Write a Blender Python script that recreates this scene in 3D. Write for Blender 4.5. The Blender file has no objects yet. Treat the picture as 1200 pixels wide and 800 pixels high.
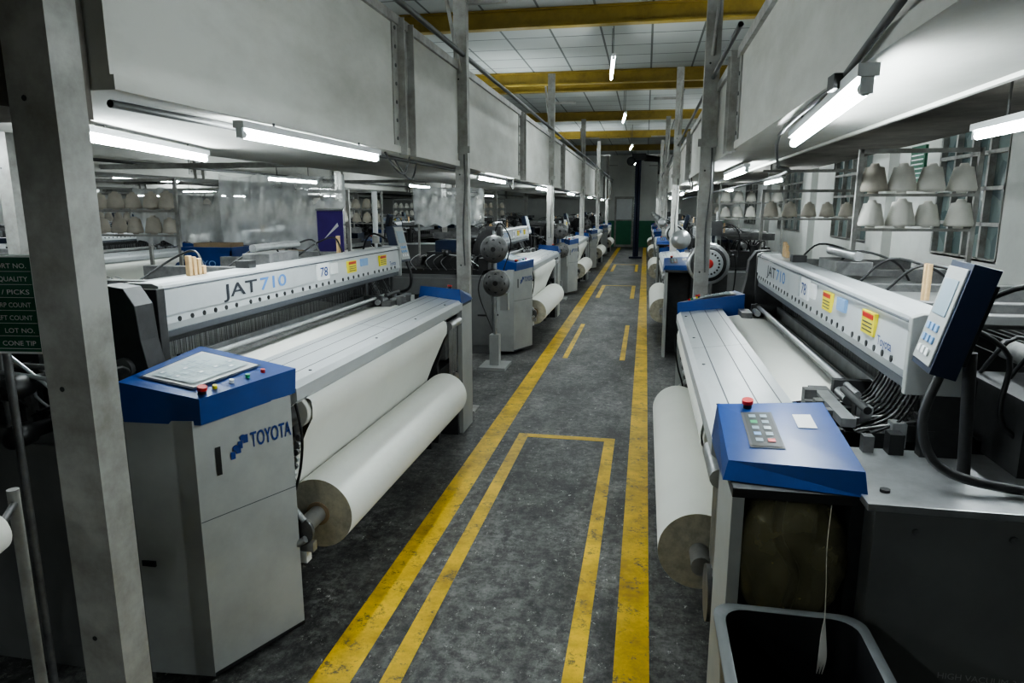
import bpy, math, random
from mathutils import Vector, Matrix
random.seed(7)
H=1.65
scene=bpy.context.scene

# ---------------------------------------------------------------- materials
def newmat(name):
    m=bpy.data.materials.new(name); m.use_nodes=True
    nt=m.node_tree; b=nt.nodes['Principled BSDF']
    return m,nt,b
def setb(b,col=None,rough=None,metal=None,spec=None):
    if col is not None: b.inputs['Base Color'].default_value=(*col,1)
    if rough is not None: b.inputs['Roughness'].default_value=rough
    if metal is not None: b.inputs['Metallic'].default_value=metal
    if spec is not None: b.inputs['Specular IOR Level'].default_value=spec
def mat(name,col,rough=.5,metal=0,var=.25,scale=3.0,dirt=None,bump=0,detail=8,spec=.5,stretch=(1,1,1)):
    m,nt,b=newmat(name); setb(b,col,rough,metal,spec)
    tc=nt.nodes.new('ShaderNodeTexCoord'); mp=nt.nodes.new('ShaderNodeMapping')
    mp.inputs['Scale'].default_value=stretch
    n=nt.nodes.new('ShaderNodeTexNoise'); n.inputs['Scale'].default_value=scale; n.inputs['Detail'].default_value=detail
    n.inputs['Roughness'].default_value=.65
    r=nt.nodes.new('ShaderNodeValToRGB')
    d=dirt if dirt else tuple(c*(1-var) for c in col)
    r.color_ramp.elements[0].position=.3; r.color_ramp.elements[0].color=(*d,1)
    r.color_ramp.elements[1].position=.62; r.color_ramp.elements[1].color=(*col,1)
    nt.links.new(tc.outputs['Object'],mp.inputs[0]); nt.links.new(mp.outputs[0],n.inputs['Vector'])
    nt.links.new(n.outputs['Fac'],r.inputs[0]); nt.links.new(r.outputs[0],b.inputs['Base Color'])
    if bump:
        bp=nt.nodes.new('ShaderNodeBump'); bp.inputs['Strength'].default_value=bump; bp.inputs['Distance'].default_value=.01
        n2=nt.nodes.new('ShaderNodeTexNoise'); n2.inputs['Scale'].default_value=scale*6; n2.inputs['Detail'].default_value=6
        nt.links.new(mp.outputs[0],n2.inputs['Vector'])
        nt.links.new(n2.outputs['Fac'],bp.inputs['Height']); nt.links.new(bp.outputs[0],b.inputs['Normal'])
    return m
def emis(name,col,st):
    m,nt,b=newmat(name); setb(b,col,.4)
    b.inputs['Emission Color'].default_value=(*col,1); b.inputs['Emission Strength'].default_value=st
    return m
M={}
M['paint']=mat('loom_gray_paint',(.36,.37,.36),.42,0,.25,2.5)
M['body']=mat('loom_body_paint',(.15,.152,.15),.5,0,.3,2.5)
M['beam']=mat('beam_cover_paint',(.50,.52,.53),.33,.15,.18,5,stretch=(1,.3,1))
M['bar']=mat('header_bar_aluminium',(.50,.52,.53),.38,.2,.12,4)
M['alu']=mat('bare_aluminium',(.55,.56,.57),.32,.8,.3,10)
M['steel']=mat('dusty_steel',(.20,.20,.20),.45,.6,.5,15)
M['dark']=mat('dark_machine_iron',(.035,.035,.036),.5,.2,.4,20)
M['black']=mat('black_rubber',(.012,.012,.013),.45,0,.3,10)
M['blue']=mat('blue_panel_plastic',(.012,.05,.21),.32,0,.2,6)
M['bluedk']=mat('dark_blue_plastic',(.008,.016,.040),.35,0,.2,6)
M['logo']=mat('logo_blue_ink',(.01,.035,.18),.5,0,.1,6)
M['ink']=mat('dark_ink',(.05,.055,.065),.5,0,.1,6)
M['jat']=mat('model_plate_ink',(.035,.037,.045),.55,0,.1,6,spec=.2)
M['jat2']=mat('model_plate_blue_ink',(.10,.22,.48),.55,0,.1,6,spec=.2)
M['inkblue']=mat('light_blue_ink',(.20,.34,.56),.5,0,.1,6)
M['icon']=mat('screen_icon_gray',(.22,.29,.34),.3,0,.1,6)
M['cloth']=mat('woven_white_cloth',(.77,.77,.72),.85,0,.06,2,bump=.15,spec=.2)
M['rollend']=mat('cloth_roll_end',(.55,.52,.42),.9,0,.35,30)
M['white']=mat('white_label',(.75,.76,.76),.5,0,.06,10)
M['screen']=mat('touch_screen',(.50,.58,.60),.15,0,.1,30)
M['yel']=mat('yellow_sticker',(.75,.65,.03),.5,0,.1,6)
M['red']=mat('red_button',(.5,.025,.02),.35,0,.1,6)
M['green']=mat('green_button',(.03,.3,.12),.4,0,.1,6)
M['wood']=mat('pale_wood',(.55,.38,.2),.6,0,.3,20)
M['warp']=mat('warp_yarn',(.60,.60,.57),.8,0,.5,3,stretch=(1,60,1))
M['cone']=mat('yarn_cone',(.82,.80,.74),.85,0,.12,10)
M['cone2']=mat('yarn_cone_gray',(.55,.51,.44),.85,0,.2,10)
M['duct']=mat('whitewashed_duct',(.60,.60,.565),.8,0,.3,1.4,dirt=(.40,.395,.36),bump=.22,stretch=(1,.6,1.5))
M['ductdk']=mat('dirty_concrete',(.20,.185,.165),.85,0,.4,2.2,dirt=(.08,.07,.06),bump=.5)
M['post']=mat('painted_steel_post',(.40,.40,.38),.55,.1,.3,6,dirt=(.20,.19,.17))
M['wall']=mat('whitewashed_wall',(.68,.69,.66),.85,0,.2,1.0,bump=.2)
M['ybeam']=mat('yellow_crane_beam',(.34,.24,.04),.5,0,.4,4)
M['conduit']=mat('conduit_gray',(.10,.10,.10),.5,.3,.3,10)
M['fix']=mat('fixture_enamel',(.65,.67,.68),.4,0,.1,5)
M['tube']=emis('lit_tube',(.88,.975,.99),128.0)
M['board']=mat('green_board',(.012,.11,.06),.45,0,.2,8)
M['purple']=mat('purple_cloth',(.06,.03,.22),.8,0,.2,8)
M['bin']=mat('gray_bin_plastic',(.14,.15,.155),.4,0,.2,6)
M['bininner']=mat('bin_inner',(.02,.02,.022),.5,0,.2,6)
M['hose']=mat('hose_navy',(.015,.02,.05),.5,0,.2,6)
M['cardboard']=mat('cardboard',(.33,.24,.15),.8,0,.2,6)
M['lgreen']=mat('green_dado',(.05,.22,.12),.6,0,.2,3)

def translucent(name,col,alpha,rough=.15,sc=7):
    m,nt,b=newmat(name); setb(b,col,rough)
    tc=nt.nodes.new('ShaderNodeTexCoord')
    n=nt.nodes.new('ShaderNodeTexNoise'); n.inputs['Scale'].default_value=sc; n.inputs['Detail'].default_value=3
    r=nt.nodes.new('ShaderNodeMapRange'); r.inputs['From Min'].default_value=.35; r.inputs['From Max'].default_value=.65
    r.inputs['To Min'].default_value=alpha*.6; r.inputs['To Max'].default_value=min(1,alpha*1.5)
    nt.links.new(tc.outputs['Object'],n.inputs['Vector']); nt.links.new(n.outputs['Fac'],r.inputs['Value'])
    nt.links.new(r.outputs[0],b.inputs['Alpha'])
    bp=nt.nodes.new('ShaderNodeBump'); bp.inputs['Strength'].default_value=.5; bp.inputs['Distance'].default_value=.02
    nt.links.new(n.outputs['Fac'],bp.inputs['Height']); nt.links.new(bp.outputs[0],b.inputs['Normal'])
    return m
M['film']=translucent('clear_plastic_film',(.92,.94,.94),.40,.22,4)
M['bag']=translucent('oily_plastic_bag',(.24,.22,.13),.45,.12,12)

def floor_mat():
    m,nt,b=newmat('worn_concrete_floor'); L=nt.links
    tc=nt.nodes.new('ShaderNodeTexCoord')
    def noise(s,d=8,r=.6,st=None):
        n=nt.nodes.new('ShaderNodeTexNoise'); n.inputs['Scale'].default_value=s; n.inputs['Detail'].default_value=d; n.inputs['Roughness'].default_value=r
        if st:
            mp=nt.nodes.new('ShaderNodeMapping'); mp.inputs['Scale'].default_value=st
            L.new(tc.outputs['Object'],mp.inputs[0]); L.new(mp.outputs[0],n.inputs['Vector'])
        else: L.new(tc.outputs['Object'],n.inputs['Vector'])
        return n
    n1=noise(1.7,12,.78,(1.3,.7,1)); n2=noise(20,10,.8); n3=noise(45,6,.7)
    r1=nt.nodes.new('ShaderNodeValToRGB'); e=r1.color_ramp.elements
    e[0].position=.41; e[0].color=(.040,.040,.039,1); e[1].position=.60; e[1].color=(.165,.164,.158,1)
    L.new(n1.outputs['Fac'],r1.inputs[0])
    r2=nt.nodes.new('ShaderNodeValToRGB'); e=r2.color_ramp.elements
    e[0].position=.42; e[0].color=(.38,.38,.38,1); e[1].position=.58; e[1].color=(1.3,1.3,1.3,1)
    L.new(n2.outputs['Fac'],r2.inputs[0])
    mx=nt.nodes.new('ShaderNodeMixRGB'); mx.blend_type='MULTIPLY'; mx.inputs[0].default_value=1
    L.new(r1.outputs[0],mx.inputs[1]); L.new(r2.outputs[0],mx.inputs[2])
    def speck(prev,n,lo,hi,col,amt):
        r3=nt.nodes.new('ShaderNodeValToRGB'); e=r3.color_ramp.elements
        e[0].position=lo; e[0].color=(0,0,0,1); e[1].position=hi; e[1].color=(1,1,1,1)
        L.new(n.outputs['Fac'],r3.inputs[0])
        m2=nt.nodes.new('ShaderNodeMixRGB'); m2.inputs[2].default_value=(*col,1)
        ml=nt.nodes.new('ShaderNodeMath'); ml.operation='MULTIPLY'; ml.inputs[1].default_value=amt
        L.new(r3.outputs[0],ml.inputs[0]); L.new(ml.outputs[0],m2.inputs[0]); L.new(prev,m2.inputs[1])
        return m2.outputs[0]
    o=speck(mx.outputs[0],noise(8,12,.88),.57,.61,(.28,.278,.265),.75)
    o=speck(o,noise(30,8,.85,(1,.6,1)),.60,.625,(.55,.55,.52),.9)
    o=speck(o,noise(4.5,12,.88,(1.5,.6,1)),.54,.59,(.025,.025,.025),.75)
    L.new(o,b.inputs['Base Color'])
    mr=nt.nodes.new('ShaderNodeMapRange'); mr.inputs['To Min'].default_value=.4; mr.inputs['To Max'].default_value=.75
    L.new(n2.outputs['Fac'],mr.inputs['Value']); L.new(mr.outputs[0],b.inputs['Roughness'])
    bp=nt.nodes.new('ShaderNodeBump'); bp.inputs['Strength'].default_value=.35; bp.inputs['Distance'].default_value=.006
    L.new(n3.outputs['Fac'],bp.inputs['Height']); L.new(bp.outputs[0],b.inputs['Normal'])
    return m
M['floor']=floor_mat()
def line_mat():
    m,nt,b=newmat('worn_yellow_paint'); L=nt.links
    tc=nt.nodes.new('ShaderNodeTexCoord')
    n=nt.nodes.new('ShaderNodeTexNoise'); n.inputs['Scale'].default_value=9; n.inputs['Detail'].default_value=12; n.inputs['Roughness'].default_value=.88
    L.new(tc.outputs['Object'],n.inputs['Vector'])
    n2=nt.nodes.new('ShaderNodeTexNoise'); n2.inputs['Scale'].default_value=3; n2.inputs['Detail'].default_value=10; n2.inputs['Roughness'].default_value=.75
    L.new(tc.outputs['Object'],n2.inputs['Vector'])
    r2=nt.nodes.new('ShaderNodeValToRGB'); e=r2.color_ramp.elements
    e[0].position=.38; e[0].color=(.40,.25,.012,1); e[1].position=.6; e[1].color=(.80,.52,.02,1)
    L.new(n2.outputs['Fac'],r2.inputs[0])
    r=nt.nodes.new('ShaderNodeValToRGB'); e=r.color_ramp.elements
    e[0].position=.42; e[0].color=(0,0,0,1); e[1].position=.46; e[1].color=(1,1,1,1)
    L.new(n.outputs['Fac'],r.inputs[0])
    mx=nt.nodes.new('ShaderNodeMixRGB'); mx.inputs[1].default_value=(.14,.115,.05,1)
    L.new(r.outputs[0],mx.inputs[0]); L.new(r2.outputs[0],mx.inputs[2])
    L.new(mx.outputs[0],b.inputs['Base Color']); b.inputs['Roughness'].default_value=.5
    return m
M['yline']=line_mat()
def ceil_mat():
    m,nt,b=newmat('ceiling_panels'); L=nt.links
    tc=nt.nodes.new('ShaderNodeTexCoord')
    br=nt.nodes.new('ShaderNodeTexBrick'); br.offset=0; br.inputs['Scale'].default_value=1
    br.inputs['Color1'].default_value=(.46,.48,.47,1); br.inputs['Color2'].default_value=(.39,.41,.40,1)
    br.inputs['Mortar'].default_value=(.12,.125,.12,1); br.inputs['Mortar Size'].default_value=.014
    br.inputs['Brick Width'].default_value=.62; br.inputs['Row Height'].default_value=.62
    L.new(tc.outputs['Object'],br.inputs['Vector']); L.new(br.outputs['Color'],b.inputs['Base Color'])
    b.inputs['Roughness'].default_value=.8
    return m
M['ceil']=ceil_mat()
def glass_mat():
    m,nt,b=newmat('window_glass_panes'); L=nt.links
    setb(b,(.10,.135,.135),.15)
    tc=nt.nodes.new('ShaderNodeTexCoord')
    v=nt.nodes.new('ShaderNodeTexVoronoi'); v.inputs['Scale'].default_value=3
    r=nt.nodes.new('ShaderNodeValToRGB'); r.color_ramp.elements[0].color=(.06,.09,.095,1); r.color_ramp.elements[1].color=(.24,.29,.28,1)
    L.new(tc.outputs['Object'],v.inputs['Vector']); L.new(v.outputs['Color'],r.inputs[0]); L.new(r.outputs[0],b.inputs['Base Color'])
    return m
M['glass']=glass_mat()

# ---------------------------------------------------------------- mesh builder
class MB:
    def __init__(s): s.v=[];s.f=[];s.m=[];s.sm=[];s.mats=[]
    def mi(s,k):
        if k not in s.mats: s.mats.append(k)
        return s.mats.index(k)
    def add(s,vs,fs,k,smooth=False):
        o=len(s.v); s.v+= [tuple(p) for p in vs]; i=s.mi(k)
        for n,f in enumerate(fs):
            s.f.append([o+a for a in f]); s.m.append(i)
            s.sm.append(smooth if isinstance(smooth,bool) else smooth[n])
    def box(s,x0,x1,y0,y1,z0,z1,k,rot=None,c=None):
        x0,x1=sorted((x0,x1)); y0,y1=sorted((y0,y1)); z0,z1=sorted((z0,z1))
        vs=[(x0,y0,z0),(x1,y0,z0),(x1,y1,z0),(x0,y1,z0),(x0,y0,z1),(x1,y0,z1),(x1,y1,z1),(x0,y1,z1)]
        if rot is not None:
            c=Vector(((x0+x1)/2,(y0+y1)/2,(z0+z1)/2)) if c is None else Vector(c)
            vs=[tuple(rot@(Vector(p)-c)+c) for p in vs]
        s.add(vs,[(0,3,2,1),(4,5,6,7),(0,1,5,4),(1,2,6,5),(2,3,7,6),(3,0,4,7)],k)
    def hexa(s,bot,top,k):
        n=len(bot)
        fs=[list(range(n))[::-1],[n+i for i in range(n)]]
        for i in range(n):
            j=(i+1)%n; fs.append((i,j,n+j,n+i))
        s.add(list(bot)+list(top),fs,k)
    def prism_y(s,prof,y0,y1,k,smooth=False,closed=True):
        n=len(prof); vs=[(x,y0,z) for x,z in prof]+[(x,y1,z) for x,z in prof]
        fs=[]
        for i in range(n if closed else n-1):
            j=(i+1)%n; fs.append((i,j,n+j,n+i))
        sm=[smooth]*len(fs)
        if closed: fs+= [list(range(n))[::-1],[n+i for i in range(n)]]; sm+=[False,False]
        s.add(vs,fs,k,sm)
    def cyl(s,p0,p1,r0,k,r1=None,n=16,caps=True,capk=None):
        p0=Vector(p0);p1=Vector(p1); r1=r0 if r1 is None else r1
        d=(p1-p0).normalized(); a=d.orthogonal().normalized(); b=d.cross(a)
        vs=[]
        for p,r in((p0,r0),(p1,r1)):
            for i in range(n):
                t=2*math.pi*i/n; vs.append(p+a*math.cos(t)*r+b*math.sin(t)*r)
        fs=[(i,(i+1)%n,n+(i+1)%n,n+i) for i in range(n)]
        s.add(vs,fs,k,True)
        if caps:
            s.add(vs,[list(range(n))[::-1],[n+i for i in range(n)]],capk or k)
    def lathe(s,p,axis,prof,k,n=20):
        p=Vector(p); d=Vector(axis).normalized(); a=d.orthogonal().normalized(); b=d.cross(a)
        vs=[];fs=[]
        for (t,r) in prof:
            for i in range(n):
                q=2*math.pi*i/n; vs.append(p+d*t+a*math.cos(q)*r+b*math.sin(q)*r)
        for j in range(len(prof)-1):
            for i in range(n):
                fs.append((j*n+i,j*n+(i+1)%n,(j+1)*n+(i+1)%n,(j+1)*n+i))
        s.add(vs,fs,k,True)
        s.add(vs[:n],[list(range(n))[::-1]],k); s.add(vs[-n:],[list(range(n))],k)
    def path(s,pts,r,k,n=8):
        P=[Vector(p) for p in pts]; Q=[]
        for i in range(len(P)-1):
            a=P[max(i-1,0)];b=P[i];c=P[i+1];d=P[min(i+2,len(P)-1)]
            for j in range(5):
                t=j/5; Q.append(.5*((2*b)+(c-a)*t+(2*a-5*b+4*c-d)*t*t+(3*b-a-3*c+d)*t**3))
        Q.append(P[-1])
        vs=[];fs=[]; ref=None
        for i,q in enumerate(Q):
            d=(Q[min(i+1,len(Q)-1)]-Q[max(i-1,0)]).normalized()
            if ref is None: ref=d.orthogonal().normalized()
            a=(ref-d*ref.dot(d)); a=a.normalized() if a.length>1e-5 else d.orthogonal().normalized(); ref=a; b=d.cross(a)
            for j in range(n):
                t=2*math.pi*j/n; vs.append(q+a*math.cos(t)*r+b*math.sin(t)*r)
        for i in range(len(Q)-1):
            for j in range(n):
                fs.append((i*n+j,i*n+(j+1)%n,(i+1)*n+(j+1)%n,(i+1)*n+j))
        s.add(vs,fs,k,True)
    def text(s,body,size,o,R,U,k,sx=1.0,align='LEFT',bold=0.0,width=None):
        c=bpy.data.curves.new('t','FONT'); c.body=body; c.size=1; c.align_x=align; c.offset=bold; c.resolution_u=3
        ob=bpy.data.objects.new('t',c); scene.collection.objects.link(ob)
        bpy.context.view_layer.update()
        dg=bpy.context.evaluated_depsgraph_get()
        me=bpy.data.meshes.new_from_object(ob.evaluated_get(dg))
        o=Vector(o);R=Vector(R).normalized();U=Vector(U).normalized()
        xs=[v.co.x for v in me.vertices]; kx=size*sx
        if width: kx=width/(max(xs)-min(xs))
        x0=min(xs) if width else 0
        vs=[o+R*((v.co.x-x0)*kx)+U*(v.co.y*size) for v in me.vertices]
        s.add(vs,[list(p.vertices) for p in me.polygons],k)
        bpy.data.objects.remove(ob); bpy.data.curves.remove(c); bpy.data.meshes.remove(me)
    def mesh(s,name):
        me=bpy.data.meshes.new(name); me.from_pydata(s.v,[],s.f)
        for k in s.mats: me.materials.append(M[k])
        for i,p in enumerate(me.polygons):
            p.material_index=s.m[i]; p.use_smooth=s.sm[i]
        me.update(); return me
def obj(name,me,parent=None,loc=(0,0,0),rz=0,bevel=0):
    if isinstance(me,MB): me=me.mesh(name)
    o=bpy.data.objects.new(name,me); scene.collection.objects.link(o)
    o.location=loc; o.rotation_euler=(0,0,rz)
    if parent: o.parent=parent
    if bevel:
        b=o.modifiers.new('bevel','BEVEL'); b.width=bevel; b.segments=2; b.limit_method='ANGLE'; b.angle_limit=math.radians(50)
    return o

# ---------------------------------------------------------------- room
XL,XR,YB,YE,ZC=-19.0,3.2,-5.0,29.8,3.8
b=MB(); b.box(XL-.2,XR+.2,YB-.2,YE+.2,-.2,0,'floor'); obj('floor',b)
b=MB(); b.box(XL-.2,XR+.2,YB-.2,YE+.2,ZC,ZC+.2,'ceil'); obj('ceiling',b)
b=MB(); b.box(XL-.2,XL,YB,YE,0,ZC,'wall'); obj('wall_left',b)
b=MB(); b.box(XL-.2,XR+.2,YB-.2,YB,0,ZC,'wall'); obj('wall_back',b)
b=MB(); b.box(XL-.2,XR+.2,YE,YE+.2,0,ZC,'wall'); b.box(XL,XR,YE-.02,YE,0,1.1,'lgreen'); obj('wall_front',b)
b=MB()
wins=[(-1.5,1.5),(7.1,8.6),(11.0,13),(15.5,18),(21.5,24)]
wz0,wz1=1.15,2.85
b.box(XR,XR+.2,YB,YE,0,wz0,'wall'); b.box(XR,XR+.2,YB,YE,wz1,ZC,'wall')
prev=YB
for a,c in wins:
    b.box(XR,XR+.2,prev,a,wz0,wz1,'wall'); prev=c
b.box(XR,XR+.2,prev,YE,wz0,wz1,'wall')
for y in (9.9,14.2,19.2):
    b.box(XR-.12,XR,y,y+.4,0,ZC,'wall')
obj('wall_right',b)
for i,(a,c) in enumerate(wins):
    b=MB(); b.box(XR+.06,XR+.08,a,c,wz0,wz1,'glass')
    n=4
    for j in range(n+1):
        y=a+(c-a)*j/n; b.box(XR+.0,XR+.09,y-.02,y+.02,wz0,wz1,'post')
    for j in range(6):
        z=wz0+(wz1-wz0)*j/5; b.box(XR+.0,XR+.09,a,c,z-.018,z+.018,'post')
    obj('window_%d'%(i+1),b)
b=MB(); b.box(-1.3,-.5,YE-.06,YE-.02,0,2.1,'post'); b.box(-1.22,-.58,YE-.075,YE-.06,.1,1.1,'lgreen'); b.box(-1.22,-.58,YE-.075,YE-.06,1.15,2.0,'fix'); obj('door_1',b)

# floor markings
b=MB(); z=.0022
def ln(x0,x1,y0,y1,m=z): b.box(x0,x1,y0,y1,0.0004,m,'yline')
ln(-.63*H-.072,-.63*H+.072,-3,YE-.5); ln(.005*H-.064,.005*H+.064,-3,YE-.5)
xa,xb=-.502*H,-.119*H
for i,(y0,y1) in enumerate(((-1.0,2.9*H),(4.5*H,5.9*H),(7.7*H,9.0*H),(11*H,12.4*H))):
    w_=.037 if i!=1 else .028
    ln(xa-w_,xa+w_,y0,y1); ln(xb-w_,xb+w_,y0,y1)
    if i!=1: ln(xa+.037,xb-.037,y1-.07,y1)
obj('floor_marking',b)

# ---------------------------------------------------------------- ceiling beams
for i,y in enumerate([-2.5,5.0,8.0,11.6,12.3,16.4,20.5,25.0]):
    b=MB(); x0,x1=-8,XR-.01; t=.20
    b.box(x0,x1,y-.06,y+.06,ZC-.02,ZC-.004,'ybeam'); b.box(x0,x1,y-.012,y+.012,ZC-t+.02,ZC-.02,'ybeam'); b.box(x0,x1,y-.06,y+.06,ZC-t,ZC-t+.02,'ybeam')
    obj('ceiling_beam',b)

# ---------------------------------------------------------------- ducts
def duct(x0,x1,z0,z1,y0,y1,face,name='overhead_air_duct',step=3.95):
    b=MB(); b.box(x0,x1,y0,y1,z0,z1,'duct')
    fx=x1 if face>0 else x0; s=1 if face>0 else -1
    y=3.95
    while y<y1-.3:
        for dy in (0,.16):
            b.box(fx,fx+s*.05,y+dy,y+dy+.012,z0-.01,z1,'post')
        for zz in [z0+.08+k*.1 for k in range(int((z1-z0)/.1))]:
            b.cyl((fx,y-.04,zz),(fx+s*.012,y-.04,zz),.011,'conduit',n=6)
            b.cyl((fx,y+.21,zz),(fx+s*.012,y+.21,zz),.011,'conduit',n=6)
        b.box(fx,fx+s*.008,y-.08,y+.26,z0,z1,'post')
        y+=step
    b.box(fx,fx+s*.02,y0,y1,z1-.04,z1+.01,'post')
    b.box(fx,fx+s*.012,y0,y1,z0,z0+.04,'duct')
    return obj(name,b)
zl0,zl1=H+.19*H,H+.64*H
duct(-1.62*H,-.87*H,zl0,zl1,1.035*H,YE-.05,1)
zr0,zr1=H+.185*H,H+.49*H
duct(.28*H,.5*H,zr0,zr1,-3,YE-.05,-1)
b=MB(); b.box(.502*H,1.2*H,-3,YE-.05,zr0+.16,zr1,'ductdk')
b.box(.5*H,.5*H+.015,-3,YE-.05,zr0-.012,zr0+.03,'duct')
obj('duct_plenum',b)
for k,(x0) in enumerate((-6.2,-10.2,-14.4)):
    duct(x0-.6,x0+.6,zl0+.05,zl1,-2,YE-.05,1)
b=MB(); xe=-.905*H
b.hexa([(-3.6,.2,H+.142*H),(xe,.2,H+.142*H),(xe,1.03*H,H+.142*H),(-3.6,1.03*H,H+.142*H)],
       [(-3.6,.2,3.5),(xe,.2,3.5),(xe,1.03*H,3.5),(-3.6,1.03*H,3.5)],'ductdk')
obj('concrete_cross_beam',b)

# ---------------------------------------------------------------- posts
def post(x,y,top=2.95,w=.11,arm=0):
    b=MB(); t=.010; h=w/2
    b.box(-h,h,-h,-h+t,.012,top,'post'); b.box(-h,-h+t,-h+t,h-.03,.012,top,'post'); b.box(h-t,h,-h+t,h-.03,.012,top,'post')
    b.box(-h-.04,h+.04,-h-.04,h+.04,0,.012,'post')
    for zz in range(4):
        b.cyl((-h*.3,-h-.001,.5+zz*.7),(-h*.3,-h+.001,.5+zz*.7),.007,'dark',n=8)
    if arm:
        b.box(arm*.02,arm*.35,-.02,.02,top-.42,top-.39,'post')
        b.cyl((0,-h,top-.9),(-arm*.02,-h-.45,top-.25),.014,'post',n=8)
        b.box(-h-.02,h+.02,-h-.012,-h,2.06,2.11,'post'); b.path([(h*.5,-h-.01,2.05),(h*.6,-h-.02,1.8),(h*.2,-h-.012,1.5),(h*.4,-h-.012,1.2)],.006,'conduit',6)
    obj('support_post',b,loc=(x,y,0))
post(-.855*H,.9*H,3.3,.125)
for y in (3.22,6.3,9.5,12.6,15.6): post(-.855*H,y*H,ZC-.25,.10,1)
for y in (3.07,6.2,9.4,12.6,15.8): post(.245*H,y*H,ZC-.25,.10,-1)
for x in (-4.1,-8.2,-12.3):
    for y in (3.9,8.9,13.9,18.9,23.9): post(x,y,ZC-.002,.10)

# ---------------------------------------------------------------- tube lights
tb=MB(); L=1.24
tb.box(-.020,.020,-L/2-.02,L/2+.02,.02,.045,'fix')
for s in (-1,1): tb.box(-.012,.012,s*(L/2+.003),s*(L/2+.016),-.012,.03,'fix')
tubemesh_h=tb.mesh('fixture_housing')
tb=MB(); tb.cyl((0,-L/2+.01,0),(0,L/2-.01,0),.0145,'tube',n=10)
for s in(-1,1): tb.cyl((0,s*(L/2-.01),0),(0,s*(L/2+.004),0),.0146,'fix',n=10)
tubemesh_t=tb.mesh('glass_tube')
def light(x,y,z,rz=0,hang=None,flip=False):
    e=bpy.data.objects.new('fluorescent_light',None); scene.collection.objects.link(e)
    e.location=(x,y,z); e.rotation_euler=(0,math.pi if flip else 0,rz)
    obj('housing',tubemesh_h,e); obj('tube',tubemesh_t,e)
    if hang:
        b=MB()
        for s in (-1,1): b.cyl((0,s*.4,.045),(0,s*.4,hang-z),.005,'conduit',n=6)
        obj('hanger',b,e)
light(-.85*H,1.75*H,H+.165*H-.02,0,zl0)
a=Vector((-1.23*H,1.33*H)); c=Vector((-1.42*H,2.08*H))
light((a.x+c.x)/2,(a.y+c.y)/2,H+.155*H,math.atan2(-(c.x-a.x),(c.y-a.y)),zl0)
light(.289*H,1.312*H,H+.148*H-.01,-math.atan2(.066,.755),zr0)
light(.75*H,1.45*H,H+.163*H,0,zr0+.16)
for y in (7.0,10.5,14.5,19.5,25): light(-.88*H-.1,y,H+.165*H,0,zl0)
for y in (5.6,9.5,13.5,19.5,25.5): light(.40*H,y,H+.15*H,0,zr0)
for y in (9.3,14.0): light(.95*H,y,H+.16*H+.05,0,zr0+.16)
for y in (8.6,13.2,19.5,26.5): light(-.45,y,3.25,math.radians(4),ZC)
for x in (-4.4,-6.5,-9.2,-12.5,-15.5):
    for y in (3.4,8.2,13.2,19.5): light(x,y,2.0+random.uniform(-.04,.1),0,zl0 if x in(-6.5,) else ZC)
for y in (3.5,11,20): light(-1.3*H,y,zl1+.052,0,None,True)  # added uplights hidden on the left duct top, only to brighten the ceiling
for y in (7,16): light(.8*H,y,zr1+.052,0,None,True)  # same added ceiling uplights, out of sight above the right duct
light(-1.4,-1.2,2.3,0,ZC); light(.62,-1.5,2.1,0,zr0); light(-3.0,-2.0,2.2,0,ZC)  # extra unseen tubes behind the camera, added to brighten the scene

# conduits along ducts
b=MB(); b.path([(-.93*H,1.1*H,H+.185*H-.01),(-.93*H,4,H+.18*H),(-.93*H,12,H+.18*H),(-.93*H,YE-.2,H+.18*H)],.012,'conduit'); obj('electrical_conduit',b)
b=MB(); b.path([(.262*H,.45*H,H+.305*H),(.262*H,.86*H,H+.218*H),(.262*H,1.08*H,H+.172*H)],.009,'conduit'); 
b.path([(.262*H,1.08*H,H+.172*H),(.30*H,1.75*H,H+.165*H),(.45*H,2.6*H,H+.14*H)],.007,'conduit'); 
b.path([(.45*H,2.6*H,H+.14*H),(.6*H,4*H,H+.14*H),(.6*H,12*H,H+.14*H)],.012,'conduit')
b.box(.255*H-.015,.255*H+.022,1.05*H,1.085*H,H+.16*H,H+.18*H,'dark'); obj('electrical_conduit',b)
b=MB(); b.path([(-.84*H,2.3*H,H+.68*H),(-.84*H,6*H,H+.68*H),(-.84*H,YE-.2,H+.68*H)],.018,'conduit'); obj('electrical_conduit',b)
b=MB(); b.path([(.25*H,2.2*H,zr1+.05),(.25*H,6*H,zr1+.05),(.25*H,YE-.2,zr1+.05)],.014,'conduit'); obj('electrical_conduit',b)
for (x,y,zz) in((-.86*H,2.35*H,H+.18*H),(-.9*H,2.55*H,H+.17*H),(.27*H,4.6*H,H+.18*H),(-.86*H,4.4*H,H+.18*H)):
    b=MB(); b.path([(x,y-.2,zz),(x+.02,y-.1,zz-.08),(x+.02,y+.05,zz-.1),(x,y+.2,zz)],.006,'conduit'); obj('hanging_cable',b)

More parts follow.
